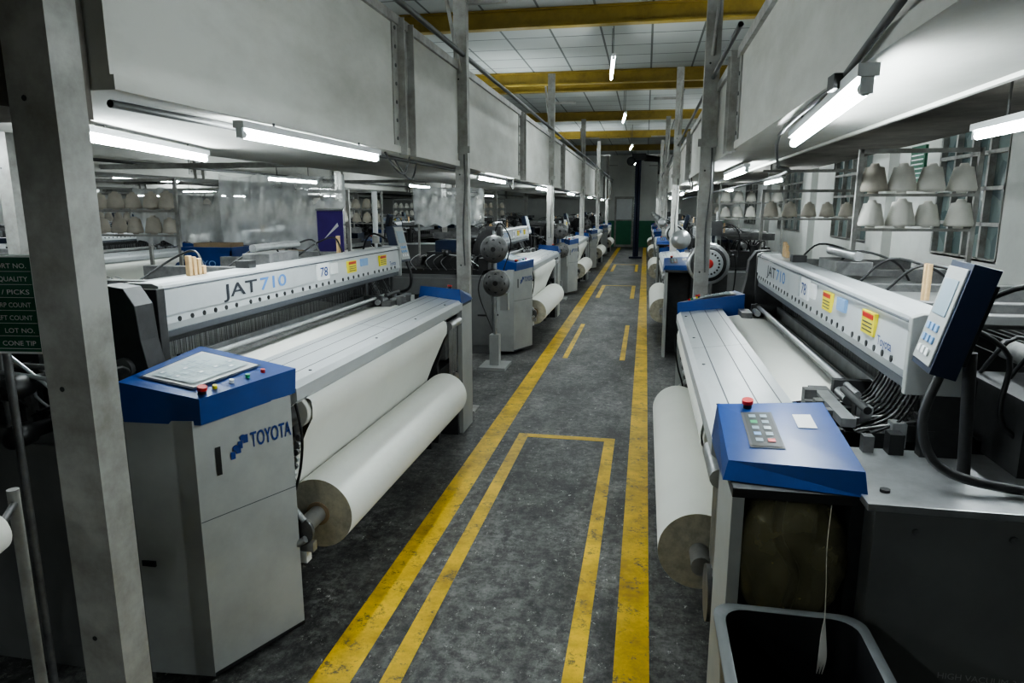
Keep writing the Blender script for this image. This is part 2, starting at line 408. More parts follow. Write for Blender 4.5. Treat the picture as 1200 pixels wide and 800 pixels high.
# ---------------------------------------------------------------- loom
LL=3.17
def B(b,u0,u1,w0,w1,z0,z1,k,**kw): b.box(-u0,-u1,w0,w1,z0,z1,k,**kw)
def build_loom():
    parts={}
    b=MB()
    plan=[(.01,.37),(.165,.02),(.40,.0),(.40,.37)]
    plan=[(-u,w) for u,w in plan]
    b.hexa([(x,y,.04) for x,y in plan][::-1],[(x,y,.97) for x,y in plan][::-1],'paint')
    A=Vector((-.165,.02,0)); Bv=Vector((-.01,.37,0)); R=(Bv-A).normalized(); N=Vector((R.y,-R.x,0)); U=Vector((0,0,1))
    def q(s,zz,off=.002): return A+R*s+N*off+U*zz
    def quad(s0,s1,z0,z1,k,off=.002): b.add([q(s0,z0,off),q(s1,z0,off),q(s1,z1,off),q(s0,z1,off)],[(0,1,2,3)],k)
    quad(.0,.383,.615,.618,'ink'); 
    quad(.070,.090,.76,.86,'black')
    quad(.0,.383,.04,.055,'black')
    b.box(-.39,-.34,-.002,.012,.45,.47,'black')
    for (s0,zz) in ((.125,.845),(.155,.875)):
        quad(s0,s0+.018,zz-.045,zz-.018,'logo',.003); quad(s0+.021,s0+.040,zz-.03,zz+.0,'logo',.003)
        b.cyl(q(s0+.020,zz-.008,.002),q(s0+.020,zz-.008,.0035),.011,'logo',n=14)
    b.text('TOYOTA',.078,q(.205,.822,.003),R,U,'logo',width=.170,bold=.012)
    parts['control_cabinet']=b
    b=MB()
    bt=[(-.005,.40,.972),(-.14,.03,.955),(-.39,-.01,.965),(-.40,.42,.98)]
    tp=[(-.0,.405,1.065),(-.135,.025,1.045),(-.395,-.015,1.10),(-.40,.425,1.13)]
    b.hexa(bt[::-1],tp[::-1],'blue')
    P=[Vector(p) for p in tp]
    n=((P[0]-P[1]).cross(P[2]-P[1])).normalized()
    if n.z<0: n=-n
    def S(u,v,off):
        return (P[1].lerp(P[0],u)).lerp(P[2].lerp(P[3],u),v)+n*off
    def sq(u0,u1,v0,v1,k,off):
        b.add([S(u0,v0,off),S(u1,v0,off),S(u1,v1,off),S(u0,v1,off)],[(0,1,2,3)],k)
    sq(.14,.88,.25,.90,'bluedk',.004); sq(.16,.86,.27,.88,'bar',.006); sq(.2,.82,.33,.82,'screen',.010)
    random.seed(3)
    for i in range(7):
        for j in range(5):
            if random.random()<.8:
                u_=.23+i*.083; v_=.36+j*.09
                sq(u_,u_+.055,v_,v_+.014,'icon',.013); sq(u_,u_+.014,v_,v_+.06,'icon',.013)
                if random.random()<.4: sq(u_+.02,u_+.055,v_+.03,v_+.055,'white',.013)
    for i,kk in enumerate(('yel','white','green','red')):
        c=S(.25+i*.17,.13,0)
        b.cyl(c,c+n*.012,.008,kk,n=10)
    c=S(.12,.12,0); b.cyl(c,c+n*.012,.014,'black',n=12); b.cyl(c+n*.012,c+n*.024,.016,'red',n=14)
    parts['touch_panel']=b
    b=MB()
    B(b,.402,1.75,.02,.40,.0,.90,'body'); B(b,.42,1.70,.0,.02,.10,.86,'body')
    B(b,.55,1.7,.06,.36,.90,.96,'dark')
    B(b,.47,.58,-.004,.0,.44,.46,'black')
    B(b,.33,1.75,2.80,LL,.0,.965,'body'); B(b,.31,1.77,2.78,LL+.01,.967,.985,'alu')
    B(b,.35,1.70,LL,LL+.004,.50,.503,'black'); B(b,1.0,1.003,LL,LL+.004,.0,.95,'black')
    b.text('HIGH VACUUM 3-BAR 50/60Hz',.022,(-.50,LL+.006,.56),(-1,0,0),(0,0,1),'paint')
    B(b,.9,1.02,LL,LL+.006,.42,.47,'black')
    for u in (.37,.9,1.2,1.6):
        b.cyl((-u,3.1,.985),(-u,3.1,.992),.012,'dark',n=8)
    for u in (.42,.62,.82): 
        b.cyl((-u,LL,.92),(-u,LL+.006,.92),.009,'steel',n=8)
    B(b,.02,.05,2.84,3.12,.0,.95,'paint'); B(b,.05,.33,2.80,2.82,.0,.95,'dark'); B(b,.02,.32,2.80,3.12,.95,.975,'dark')
    B(b,.30,.33,2.80,3.1,.0,.95,'dark')
    for w in (.42,2.46):
        b.prism_y([(-.10,.05),(-.06,.35),(-.10,.60),(-.03,.80),(-.04,.93),(-.65,.95),(-1.55,.90),(-1.55,.05)][::-1],w,w+.05,'dark')
    B(b,.35,.5,.4,2.8,.10,.24,'dark'); B(b,1.5,1.6,.4,2.8,.10,.24,'dark'); B(b,.42,.46,.4,2.8,.24,.82,'dark')
    for w in (.42,2.46): B(b,.15,.30,w,w+.05,0,.08,'dark')
    B(b,.10,.3,2.53,2.78,.15,.55,'dark'); B(b,.06,.28,2.55,2.76,.62,.85,'steel')
    b.cyl((-.05,2.66,.42),(.0-.02,2.66,.42),.09,'steel',n=20)
    b.cyl((-.03,2.52,.86),(-.03,2.78,.86),.03,'alu',n=12)
    for i in range(5): b.cyl((-.04,2.58+i*.04,.5),(-.04,2.58+i*.04,.85),.006,'alu',n=6)
    b.cyl((-.07,.385,.86),(-.07,.46,.86),.045,'black',n=20); b.cyl((-.07,.375,.86),(-.07,.39,.86),.02,'alu',n=12)
    b.cyl((-.02,.39,.42),(-.02,.56,.42),.035,'alu',n=16); b.cyl((-.02,.385,.42),(-.02,.40,.42),.06,'steel',n=20)
    B(b,-.03,.10,.40,.43,.33,.37,'alu'); b.cyl((.015,.37,.40),(-.08,.37,.33),.014,'alu',n=8)
    b.cyl((.01,.38,.47),(-.12,.40,.60),.012,'alu',n=8)
    b.cyl((-.12,.40,.70),(-.12,.44,.70),.05,'steel',n=20)
    b.cyl((-.05,.40,.75),(-.10,.40,.58),.01,'steel',n=8)
    B(b,.02,.09,.385,.42,.93,.97,'steel')
    B(b,.0,.05,.40,.44,.28,.33,'white')
    for i in range(10): b.cyl((-.03-.006*i,.44,.78-.03*i),(-.03-.006*i,.455,.78-.03*i),.013,'alu' if i%2 else 'steel',n=8)
    b.path([(-.02,.42,.93),(.0,.42,.80),(-.02,.43,.66),(-.06,.43,.5),(-.03,.42,.3)],.006,'black',6)
    parts['side_frame']=b
    b=MB(); dz=.014
    prof=[(0,.925),(-.0,.972),(-.02,.992),(-.27,1.022),(-.27,.95),(-.03,.90)]
    b.prism_y([(x,z_+dz) for x,z_ in prof],.40,2.79,'beam')
    def topz(u): return dz+.992+(u-.02)*(.03/.25)
    for u,wd in ((.075,.005),(.165,.004),(.235,.004)):
        z_=topz(u)+.0006
        b.add([(-u,.40,z_),(-u,2.79,z_),(-u-wd,2.79,z_+.0005),(-u-wd,.40,z_+.0005)],[(0,1,2,3)],'ink')
    b.add([(-.02,1.55,topz(.02)+.001),(-.02,1.554,topz(.02)+.001),(-.27,1.554,topz(.27)+.001),(-.27,1.55,topz(.27)+.001)],[(0,1,2,3)],'ink')
    for w in (.6,1.3,1.9,2.5): b.cyl((-.045,w,topz(.045)),(-.045,w,topz(.045)+.003),.007,'ink',n=8)
    parts['breast_beam']=b
    b=MB()
    prof=[(-.26,1.0),(-.35,1.015),(-.45,1.01),(-.58,1.0)]
    b.prism_y(prof,.52,2.40,'cloth',True,False)
    prof=[(-.035,.925),(-.008,.91),(-.002,.88),(-.005,.835),(-.03,.79),(-.07,.70),(-.11,.61),(-.145,.52),(-.165,.44)]
    b.prism_y(prof,.52,2.40,'cloth',True,False)
    b.lathe((-.075,.50,.86),(0,1,0),[(0,.058),(.0,.065),(1.92,.065),(1.92,.058)],'cloth',24)
    b.cyl((-.02,.55,.42),(-.02,2.39,.42),.147,'cloth',n=48,capk='rollend')
    b.cyl((-.02,.545,.42),(-.02,.55,.42),.05,'cardboard',n=20); b.cyl((-.02,2.39,.42),(-.02,2.50,.42),.035,'alu',n=16)
    parts['cloth']=b
    b=MB()
    B(b,.60,.67,.42,2.5,.88,1.0,'steel'); B(b,.585,.60,.45,2.48,.99,1.06,'alu')
    B(b,.95,.96,.44,2.5,.6,1.17,'dark')
    random.seed(11)
    for u,n_ in ((.615,170),(.68,150),(.76,100)):
        B(b,u-.008,u+.012,.44,2.5,1.12,1.165,'dark')
        for i in range(n_):
            w=.46+2.02*i/n_+random.uniform(-.002,.002)
            b.add([(-u,w,.98),(-u,w+.003,.98),(-u,w+.003,1.13),(-u,w,1.13)],[(0,1,2,3)],'steel' if i%3 else 'alu')
    # lifting rods and cables beyond the reed at the right end
    for i in range(34):
        w=2.50+.0085*i; u=.60+.05*random.random()
        b.cyl((-u,w,.985),(-u,w,1.17),.0022,random.choice(['steel','dark','alu','black']),n=5,caps=False)
    for i in range(12):
        w=2.44+.028*i
        b.path([(-.56,w,1.165),(-.53,w+.01,1.10),(-.50,w,1.05),(-.42,w-.02,1.0)],.004,random.choice(['black','dark','steel']),5)
    for w in (.46,2.32):
        B(b,.36,.42,w,w+.17,1.0,1.045,'steel'); b.cyl((-.45,w,1.04),(-.45,w+.16,1.04),.018,'alu',n=12)
        B(b,.43,.55,w+.02,w+.05,1.0,1.08,'dark')
    b.cyl((-.47,.42,1.065),(-.47,2.5,1.065),.011,'alu',n=10)
    B(b,.49,.53,.50,2.42,1.02,1.035,'steel')
    for i in range(40):
        u=.30+random.random()*.42; w=2.38+random.random()*.42; s=random.uniform(.010,.030)
        B(b,u,u+s*1.4,w,w+s*1.6,.985,.99+random.uniform(.02,.08),random.choice(['dark','steel','steel','alu','black']))
    for i in range(4):
        w=2.45+i*.09; b.cyl((-.36-.02*i,w,1.02),(-.60,w+.05,1.05+.01*i),.004,'steel',n=8)
    B(b,.36,.40,2.42,2.74,1.03,1.055,'alu'); b.cyl((-.44,2.45,1.07),(-.44,2.7,1.07),.012,'dark',n=10)
    for i in range(34):
        u=.45+random.random()*.9; w=.02+random.random()*.38; s=random.uniform(.015,.045)
        B(b,u,u+s*1.4,w,w+s*1.6,.90,.97+random.uniform(.0,.13),random.choice(['dark','steel','steel','alu','black']))
    for i in range(10):
        u=.5+i*.09; b.path([(-u,.05,.95),(-u-.05,.0,1.05),(-u+.03,.1,1.12),(-u,.2,1.0)],.005,random.choice(['black','steel','alu']),6)
    parts['harness']=b
    b=MB()
    b.prism_y([(-.485,1.20),(-.475,1.225),(-.49,1.365),(-.50,1.375),(-.60,1.375),(-.61,1.17),(-.50,1.17)][::-1],.34,2.84,'bar')
    B(b,.474,.4835,.34,2.84,1.352,1.358,'ink')
    i=0; w=.42
    while w<2.78:
        b.cyl((-.480,w,1.235),(-.4735,w,1.235),.0105,'black',n=8)
        w+=.075 if i%6!=5 else .11; i+=1
    b.box(-.500,-.4835,.345,2.83,1.172,1.198,'ink') 
    b.prism_y([(-.47,.95),(-.47,1.36),(-.63,1.36),(-.70,1.2),(-.72,.95)][::-1],.30,.345,'dark')
    b.prism_y([(-.55,.95),(-.55,1.36),(-.60,1.37),(-.66,1.2),(-.66,.95)][::-1],2.80,2.83,'dark')
    b.prism_y([(-.472,1.165),(-.472,1.37),(-.50,1.38),(-.61,1.38),(-.62,1.165)][::-1],2.84,2.865,'paint')
    b.prism_y([(-.472,1.165),(-.472,1.37),(-.50,1.38),(-.61,1.38),(-.62,1.165)][::-1],.315,.34,'paint')
    b.prism_y([(-.44,.98),(-.41,1.10),(-.43,1.20),(-.44,1.32),(-.48,1.38),(-.56,1.39),(-.60,1.33),(-.60,1.1),(-.56,.96)][::-1],.15,.24,'dark')
    b.cyl((-.52,.22,1.28),(-.52,.31,1.28),.03,'steel',n=14); b.cyl((-.50,.13,1.10),(-.50,.15,1.10),.04,'steel',n=14)
    B(b,.62,.95,.45,2.5,1.30,1.33,'body')
    for w in (.55,1.2,1.85,2.4): B(b,.60,1.25,w,w+.05,1.28,1.36,'steel')
    for i in range(4):
        B(b,.56,.58,.62+i*.03,.64+i*.03,1.375,1.43+random.uniform(-.02,.03),'wood')
    B(b,.53,.60,1.0,1.06,1.375,1.41,'dark'); B(b,.60,.75,1.3,1.6,1.36,1.42,'steel'); b.cyl((-.66,1.25,1.45),(-.66,1.7,1.45),.02,'alu',n=10)
    for i in range(2): b.cyl((-.7,2.3+i*.03,1.33),(-.7,2.3+i*.03,1.47),.008,'wood',n=8)
    for w in (.8,1.45,1.9,2.2): b.path([(-.62,w,1.37),(-.70,w+.06,1.46),(-.85,w+.10,1.42),(-.95,w,1.33)],.006,'black',6)
    parts['header_bar']=b
    b=MB()
    XF=-.4705
    b.box(-.484,-.4725,.345,1.52,1.258,1.350,'bar')
    b.text('JAT',.080,(XF,.70,1.277),(0,1,0),(0,0,1),'jat',width=.26,bold=.012)
    b.text('710',.080,(XF,.985,1.277),(0,1,0),(0,0,1),'jat2',width=.235,bold=.012)
    b.box(-.484,-.4725,1.56,1.70,1.26,1.35,'white'); b.text('78',.07,(XF,1.585,1.28),(0,1,0),(0,0,1),'logo',width=.09,bold=.01)
    b.box(-.484,-.4725,1.73,1.81,1.28,1.34,'white')
    for w in (1.95,2.45): 
        b.box(-.484,-.4725,w,w+.12,1.265,1.335,'yel'); b.box(-.4730,-.4710,w+.01,w+.11,1.315,1.33,'red')
        for q_ in range(3): b.box(-.4730,-.4710,w+.015,w+.105,1.275+q_*.012,1.279+q_*.012,'ink')
    b.box(-.484,-.4725,2.15,2.25,1.29,1.335,'inkblue'); 
    b.text('Toyota',.04,(XF,2.62,1.255),(0,1,0),(0,0,1),'logo',width=.12,bold=.01)
    parts['bar_labels']=b
    b=MB()
    b.prism_y([(-.62,1.0),(-.95,1.03),(-1.40,1.08),(-1.46,1.07),(-1.5,1.02),(-1.42,.85)],.5,2.42,'warp',True,False)
    b.cyl((-1.42,.42,1.02),(-1.42,2.5,1.02),.05,'steel',n=20)
    b.cyl((-1.38,.5,.55),(-1.38,2.42,.55),.34,'warp',n=40)
    for w in (.47,2.42): b.cyl((-1.38,w,.55),(-1.38,w+.03,.55),.42,'steel',n=40)
    B(b,1.0,1.25,.45,2.5,1.09,1.14,'steel')
    for i in range(5): B(b,1.02+.04*i,1.035+.04*i,.45,2.5,1.14,1.20,'dark')
    parts['warp_beam']=b
    b=MB()
    bt=[(-.0,2.76,.978),(-.32,2.76,.98),(-.325,3.13,.978),(.0,3.08,.978)]
    tp=[(-.012,2.76,1.085),(-.30,2.76,1.105),(-.32,3.11,1.035),(-.015,3.05,1.02)]
    b.hexa(bt,tp,'blue')
    P2=[Vector(p) for p in tp]; n2=((P2[1]-P2[0]).cross(P2[3]-P2[0])).normalized()
    if n2.z<0: n2=-n2
    def S2(a,c,off): return (P2[0].lerp(P2[1],a)).lerp(P2[3].lerp(P2[2],a),c)+n2*off
    def sq2(a0,a1,c0,c1,k,off): b.add([S2(a0,c0,off),S2(a1,c0,off),S2(a1,c1,off),S2(a0,c1,off)],[(0,1,2,3)],k)
    sq2(.2,.48,.18,.78,'ink',.003); sq2(.22,.46,.20,.76,'black',.005)
    for r in range(5):
        for cc in range(2):
            kk=[['icon','icon'],['green','icon'],['icon','screen'],['inkblue','icon'],['icon','red']][r][cc]
            sq2(.26+cc*.10,.32+cc*.10,.25+r*.10,.30+r*.10,kk,.0075)
    c=S2(.28,.08,0); b.cyl(c,c+n2*.015,.012,'black',n=14); b.cyl(c+n2*.015,c+n2*.026,.016,'red',n=16)
    sq2(.66,.82,.22,.44,'white',.003)
    parts['keypad_panel']=b
    b=MB()
    rot=Matrix.Rotation(math.radians(-6),3,'Z')@Matrix.Rotation(math.radians(-14),3,'Y')
    c=(-.53,2.96,1.385)
    def pb(x0,x1,y0,y1,z0,z1,k): b.box(c[0]+x0,c[0]+x1,c[1]+y0,c[1]+y1,c[2]+z0,c[2]+z1,k,rot=rot,c=c)
    pb(-.03,.03,-.08,.08,-.135,.135,'bluedk'); pb(.030,.035,-.07,.07,-.12,.12,'paint'); pb(.035,.038,-.05,.05,.0,.09,'icon')
    for i in range(3):
        for j in range(3): pb(.035,.040,-.045+i*.033,-.025+i*.033,-.10+j*.03,-.082+j*.03,'inkblue' if j else 'white')
    pb(-.045,-.03,-.06,.06,-.10,.10,'dark')
    b.cyl((-.58,2.95,1.30),(-.60,2.95,.985),.015,'dark',n=12)
    b.path([(-.49,3.02,1.26),(-.46,3.03,1.14),(-.50,3.06,1.04),(-.66,3.08,1.005),(-.95,3.10,1.01),(-1.3,3.0,1.02)],.012,'dark')
    b.path([(-.60,2.92,1.42),(-.72,2.92,1.46),(-.80,2.95,1.33),(-.78,2.98,1.05)],.007,'black')
    b.path([(-.58,2.9,1.36),(-.70,2.88,1.28),(-.70,2.9,1.1),(-.9,2.95,1.0)],.007,'black')
    parts['pendant_display']=b
    b=MB()
    B(b,.72,1.0,2.60,2.95,.985,1.18,'dark'); b.cyl((-.95,3.0,.99),(-.95,3.0,1.25),.045,'black',n=20)
    b.cyl((-.85,2.55,1.24),(-.85,3.0,1.24),.03,'steel',n=14)
    for i in range(7):
        w=2.6+i*.06; b.path([(-.75-.05*i,w,1.15),(-.8-.04*i,w+.1,1.30),(-.95,w+.05,1.2),(-1.05,w,1.0)],.006,'black')
    B(b,.8,1.2,.1,.4,.96,1.15,'dark'); B(b,.85,1.1,.12,.36,1.15,1.28,'bluedk')
    b.cyl((-.7,.1,.97),(-.7,.1,1.30),.012,'steel',n=8); b.cyl((-.62,.05,1.12),(-.9,.05,1.12),.01,'steel',n=8)
    parts['drive_unit']=b
    b=MB()
    for (u,zz,w) in ((.72,1.08,-.02),(.70,.93,-.05),(.92,1.15,0.0)):
        b.lathe((-u,w-.10,zz),(0,1,0),[(0,.015),(.01,.036),(.05,.04),(.09,.036),(.10,.025),(.18,.025)],'black',16)
        b.cyl((-u,w+.08,zz),(-u-.1,.12,zz+.02),.012,'steel',n=8)
    b.cyl((-.62,-.03,1.10),(-.95,-.06,1.14),.008,'alu',n=6); b.cyl((-.55,-.02,1.0),(-.8,-.02,1.18),.006,'alu',n=6)
    b.path([(-.70,-.05,.98),(-.55,-.06,1.05),(-.48,0,1.15),(-.5,.1,1.25)],.005,'black')
    b.cyl((-.80,-.04,.90),(-.80,-.04,1.2),.010,'steel',n=8)
    parts['weft_spool']=b
    out={}
    for k,v in parts.items(): out[k]=v.mesh('loom_'+k)
    return out
LP=build_loom()
bev={'control_cabinet':.008,'side_frame':.004,'header_bar':.003,'pendant_display':.005}
def loom(x,y,flip,near=False):
    e=bpy.data.objects.new('weaving_loom',None); scene.collection.objects.link(e)
    e.location=(x,y+(LL if flip else 0),0); e.rotation_euler=(0,0,math.pi if flip else 0)
    for k,me in LP.items(): obj(k,me,e,bevel=bev.get(k,0) if near else 0)
    return e
XFL,XFR=-.76*H,.13*H
LY=[1.13*H,4.52*H,7.85*H,11.1*H,14.3*H]
RY=[1.6,4.62*H,7.9*H,11.15*H,14.3*H]
for i,y in enumerate(LY): loom(XFL,y,False,i<2)
for i,y in enumerate(RY): loom(XFR,y,True,i<2)
for (x,fl) in ((-5.35,True),(-6.9,False),(-11.0,True),(-12.6,False)):
    for y in [LY[0]-.3+5.4*i for i in range(5)]: loom(x,y,fl)

# ---------------------------------------------------------------- weft feeder stand
random.seed(5)
b=MB()
b.box(-.14,.14,-.18,.18,0,.03,'paint'); b.box(-.05,.05,-.05,.05,.03,.35,'paint'); b.cyl((0,0,.35),(0,0,1.42),.022,'alu',n=12)
for zz,off in ((1.24,0),(.90,.02)):
    b.lathe((off+.02,-.16,zz),(0,1,0),[(0,.03),(.005,.07),(.02,.125),(.035,.14),(.05,.14),(.06,.06),(.075,.06),(.085,.10),(.16,.10),(.17,.05),(.24,.05)],'steel',32)
    b.cyl((off+.02,-.166,zz),(off+.02,-.158,zz),.025,'black',n=16)
    for i in range(8):
        a_=i*math.pi/4; b.cyl((off+.02+.085*math.cos(a_),-.150,zz+.085*math.sin(a_)),(off+.02+.085*math.cos(a_),-.142,zz+.085*math.sin(a_)),.016,'black',n=8)
    b.box(-.04,.04,-.0,.05,zz-.03,zz+.03,'dark')
b.box(-.10,.06,.02,.12,1.36,1.46,'dark'); b.path([(0,0,1.4),(.08,-.1,1.5),(.15,.1,1.3),(.05,.2,1.0)],.006,'black')
b.box(-.16,-.06,-.05,.12,1.02,1.14,'dark'); b.box(.05,.13,.02,.12,.6,.78,'paint'); b.path([(-.1,0,1.05),(-.2,.1,.8),(-.1,.1,.5),(0,.05,.3)],.006,'black')
fm=b.mesh('weft_feeder')
for i,y in enumerate(LY):
    obj('weft_feeder_stand',fm,loc=(-.91*H-(.40 if i==0 else 0),y-.60,0))
# white yarn package on its peg at the picture's left
b=MB(); b.lathe((0,0,.86),(0,1,0),[(-.01,.02),(0,.03),(.003,.058),(.02,.066),(.09,.05),(.095,.03),(.11,.02)],'cone',28)
b.cyl((0,.10,.86),(-.10,.24,.86),.010,'steel'); b.cyl((-.10,.24,.0),(-.10,.24,.90),.015,'post'); b.box(-.2,0,.14,.34,0,.02,'post')
obj('yarn_package_stand',b,loc=(-.945*H,.735*H,0))
b=MB()
b.box(-.14,.14,-.18,.18,0,.03,'paint'); b.cyl((0,0,.03),(0,0,1.5),.03,'post',n=12)
zz=1.24
b.lathe((0,-.17,zz),(0,1,0),[(0,.03),(.003,.06),(.012,.06),(.014,.135),(.02,.155),(.05,.155),(.06,.11),(.16,.11),(.17,.05)],'alu',40)
b.lathe((0,-.178,zz),(0,1,0),[(0,.015),(.003,.035),(.01,.035)],'red',24)
b.lathe((0,-.172,zz),(0,1,0),[(0,.105),(.001,.13),(.01,.13)],'dark',32)
b.lathe((0,-.174,zz),(0,1,0),[(0,.10),(.001,.105),(.01,.105)],'bar',32)
for i in range(20):
    a_=i*math.pi/10; x_,z_=.078*math.cos(a_),zz+.078*math.sin(a_); b.cyl((x_,-.178,z_),(x_,-.172,z_),.008,'black',n=8)
b.lathe((-.20,-.05,zz+.17),(0,1,0),[(0,.03),(.01,.07),(.03,.075),(.05,.04),(.1,.04)],'alu',20)
b.box(-.22,0,-.01,.02,zz+.15,zz+.18,'dark'); b.box(-.03,.10,-.02,.06,1.44,1.55,'dark')
b.box(.05,.16,.0,.10,.95,1.15,'dark'); b.path([(.1,.05,1.15),(.2,0,1.3),(.22,.1,1.0),(.12,.1,.6)],.006,'black')
for dx in (-.04,.02,.07): b.cyl((dx,.1,1.1),(dx,.1,1.62),.008,'alu',n=6)
fm2=b.mesh('weft_feeder_disc')
for i,y in enumerate(RY):
    obj('weft_feeder_stand',fm2,loc=(.285*H,y+LL+.66,0))

# ---------------------------------------------------------------- yarn cone racks
def cone(b,x,y,zz,k='cone',s=1.0):
    b.lathe((x,y,zz),(0,0,1),[(-.012*s,.03*s),(0,.03*s),(.001,.082*s),(.02*s,.086*s),(.15*s,.055*s),(.155*s,.03*s),(.175*s,.022*s)],k,18)
def rack(x,y,rz,nx,rows,z0,film=False,kk='cone',gap=.19,s=1.0,fz0=None,fz1=None):
    e=bpy.data.objects.new('yarn_cone_rack',None); scene.collection.objects.link(e); e.location=(x,y,0); e.rotation_euler=(0,0,rz)
    b=MB(); W=nx*gap/2
    for sx in (-1,1):
        b.box(sx*W-.015,sx*W+.015,-.015,.015,0,z0+rows*.24+.05,'post'); b.box(sx*W-.02,sx*W+.02,-.25,.25,0,.03,'post')
    for r in range(rows): b.box(-W,W,-.02,.02,z0+r*.24-.035,z0+r*.24-.015,'post')
    b.box(-W,W,-.015,.015,z0+rows*.24+.02,z0+rows*.24+.05,'post'); b.box(-W,W,-.02,.02,.35,.38,'post')
    obj('frame',b,e)
    b=MB()
    for r in range(rows):
        for i in range(nx):
            cone(b,-W+gap*(i+.5)+random.uniform(-.01,.01),random.uniform(-.01,.01),z0+r*.24,kk if random.random()<.8 else 'cone2',s*random.uniform(.88,1.0))
    obj('cones',b,e)
    if film:
        z1=fz1 or z0+rows*.24+.06; zb=fz0 or z0-.1
        b=MB(); N=28; vs=[];fs=[]
        for j in range(9):
            for i in range(N+1):
                xx=-W-.03+(2*W+.06)*i/N
                vs.append((xx,-.13-.02*math.sin(i*1.7+j*.6)-.02*random.random()-.004*j,z1-(z1-zb)*j/8+.03*math.sin(i*.9)*(j/8)-.03*abs(math.sin(i*.35))*(1-j/8)))
        for j in range(8):
            for i in range(N): a_=j*(N+1)+i; fs.append((a_,a_+1,a_+N+2,a_+N+1))
        b.add(vs,fs,'film',True)
        obj('plastic_cover',b,e)
    return e
YG=LY[0]+LL+.95
rack(-1.98*H,YG,.05,6,1,1.52,True,s=1.25,fz0=1.27,fz1=1.95); rack(-2.75*H,YG+.3,.0,5,1,1.55,True,kk='cone2',fz0=1.3,fz1=1.85)
rack(-1.98*H,LY[1]+LL+.8,.0,6,2,1.45,True); rack(-3.2*H,YG-.6,.1,4,2,1.4,kk='cone2')
for x in (-5.0,-7.9,-10,-13.2):
    for y in (YG+.1,YG+5.5,YG+10.9,YG+16.3): rack(x,y,0,5,2,1.40,random.random()<.3,kk=random.choice(['cone','cone2']))
rack(1.12*H,RY[0]+LL+.55,.0,4,2,1.52,s=1.12,gap=.19); rack(1.05*H,RY[0]+LL+.95+2.3,0,5,1,1.55,kk='cone2',gap=.19)
rack(.98*H,RY[1]+LL+.6,0,5,2,1.5); rack(1.0*H,RY[2]+LL+.6,0,5,2,1.5)
b=MB(); b.box(.75*H,1.35*H,8.0,8.05,2.02,2.05,'post'); b.cyl((.8*H,8.02,2.05),(.8*H,8.02,zr0+.158),.008,'conduit'); b.cyl((1.19*H,8.02,2.05),(1.19*H,8.02,zr0+.158),.008,'conduit'); obj('hanging_rail',b)

# ---------------------------------------------------------------- misc objects
b=MB(); b.cyl((0,0,0),(0,0,1.42),.014,'alu',n=8); b.cyl((0,0,1.42),(0,0,1.78),.022,'white',n=12); b.cyl((0,0,1.36),(0,0,1.42),.03,'post',n=12); b.box(-.1,.1,-.1,.1,0,.02,'post')
obj('signal_lamp_pole',b,loc=(-1.33*H,3.28*H,0))
e=MB(); hw,hh=.15,.145
e.box(-hw,hw,-.01,.01,-hh,hh,'board')
for (x0,x1,z0,z1) in ((-hw,hw,-hh,-hh+.006),(-hw,hw,hh-.006,hh),(-hw,-hw+.006,-hh,hh),(hw-.006,hw,-hh,hh)): e.box(x0,x1,-.012,-.0095,z0,z1,'white')
for i,t in enumerate(['SORT NO.','QUALITY','REED / PICKS','WARP COUNT','WEFT COUNT','LOT NO.','CONE TIP']):
    w_=.013*len(t)
    e.text(t,.020,(hw-.02-w_,-.0125,.108-i*.038),(1,0,0),(0,0,1),'white',bold=.005,width=w_)
    e.box(-.14,.14,-.0125,-.0105,.098-i*.038,.0992-i*.038,'white')
e.cyl((0,.025,-1.36),(0,.025,.12),.012,'steel')
e.box(-.10,.10,-.08,.10,-1.37,-1.35,'steel')
obj('information_board',e,loc=(-1.055*H-.14,1.03*H-.03,1.37),rz=.12)
def crate(x,y,zz,rz,txt=None,k='blue',sz=(.5,.35,.28)):
    b=MB(); w,d,h=sz
    b.box(-w/2,w/2,-d/2,d/2,0,.02,k)
    for (x0,x1,y0,y1) in ((-w/2,w/2,-d/2,-d/2+.015),(-w/2,w/2,d/2-.015,d/2),(-w/2,-w/2+.015,-d/2,d/2),(w/2-.015,w/2,-d/2,d/2)): b.box(x0,x1,y0,y1,0,h,k)
    b.box(-w/2-.012,w/2+.012,-d/2-.012,-d/2,h-.03,h,k); b.box(w/2,w/2+.012,-d/2,d/2,h-.03,h,k)
    if txt: b.text(txt,.08,(-.18,-d/2-.014,h*.35),(1,0,0),(0,0,1),'inkblue',width=.36)
    b.box(-w/2+.05,w/2-.05,-.1,.1,.02,h+.03,'cardboard')
    obj('plastic_crate',b,loc=(x,y,zz),rz=rz)
tx_=-2.26*H+.3
b=MB()
for sx in(-1,1):
    for sy in (-1,1):
        b.box(sx*.55-.02,sx*.55+.02,sy*.22-.02,sy*.22+.02,.06,1.02,'post'); b.cyl((sx*.55-.015,sy*.22,.05),(sx*.55+.015,sy*.22,.05),.05,'black')
b.box(-.6,.6,-.25,.25,1.02,1.05,'post'); b.box(-.6,.6,-.25,.25,.4,.43,'post')
obj('steel_table',b,loc=(tx_,YG-.45,0))
crate(tx_-.3,YG-.45,1.052,0,'TOYO A','blue',(.46,.35,.26)); crate(tx_+.32,YG-.45,1.052,.05,None,'bluedk',(.4,.3,.2))
b=MB(); b.box(-.12,.12,-.004,.004,1.20,1.62,'purple'); b.cyl((-.13,0,1.63),(.13,0,1.63),.01,'alu'); b.cyl((0,.01,0),(0,.01,1.63),.012,'post'); b.box(-.12,.12,-.12,.10,0,.02,'post')
b.add([(-.08,-.005,1.36),(.07,-.005,1.52),(.08,-.005,1.49)],[(0,1,2)],'white')
obj('purple_banner',b,loc=(-1.64*H,YG-.34,0))
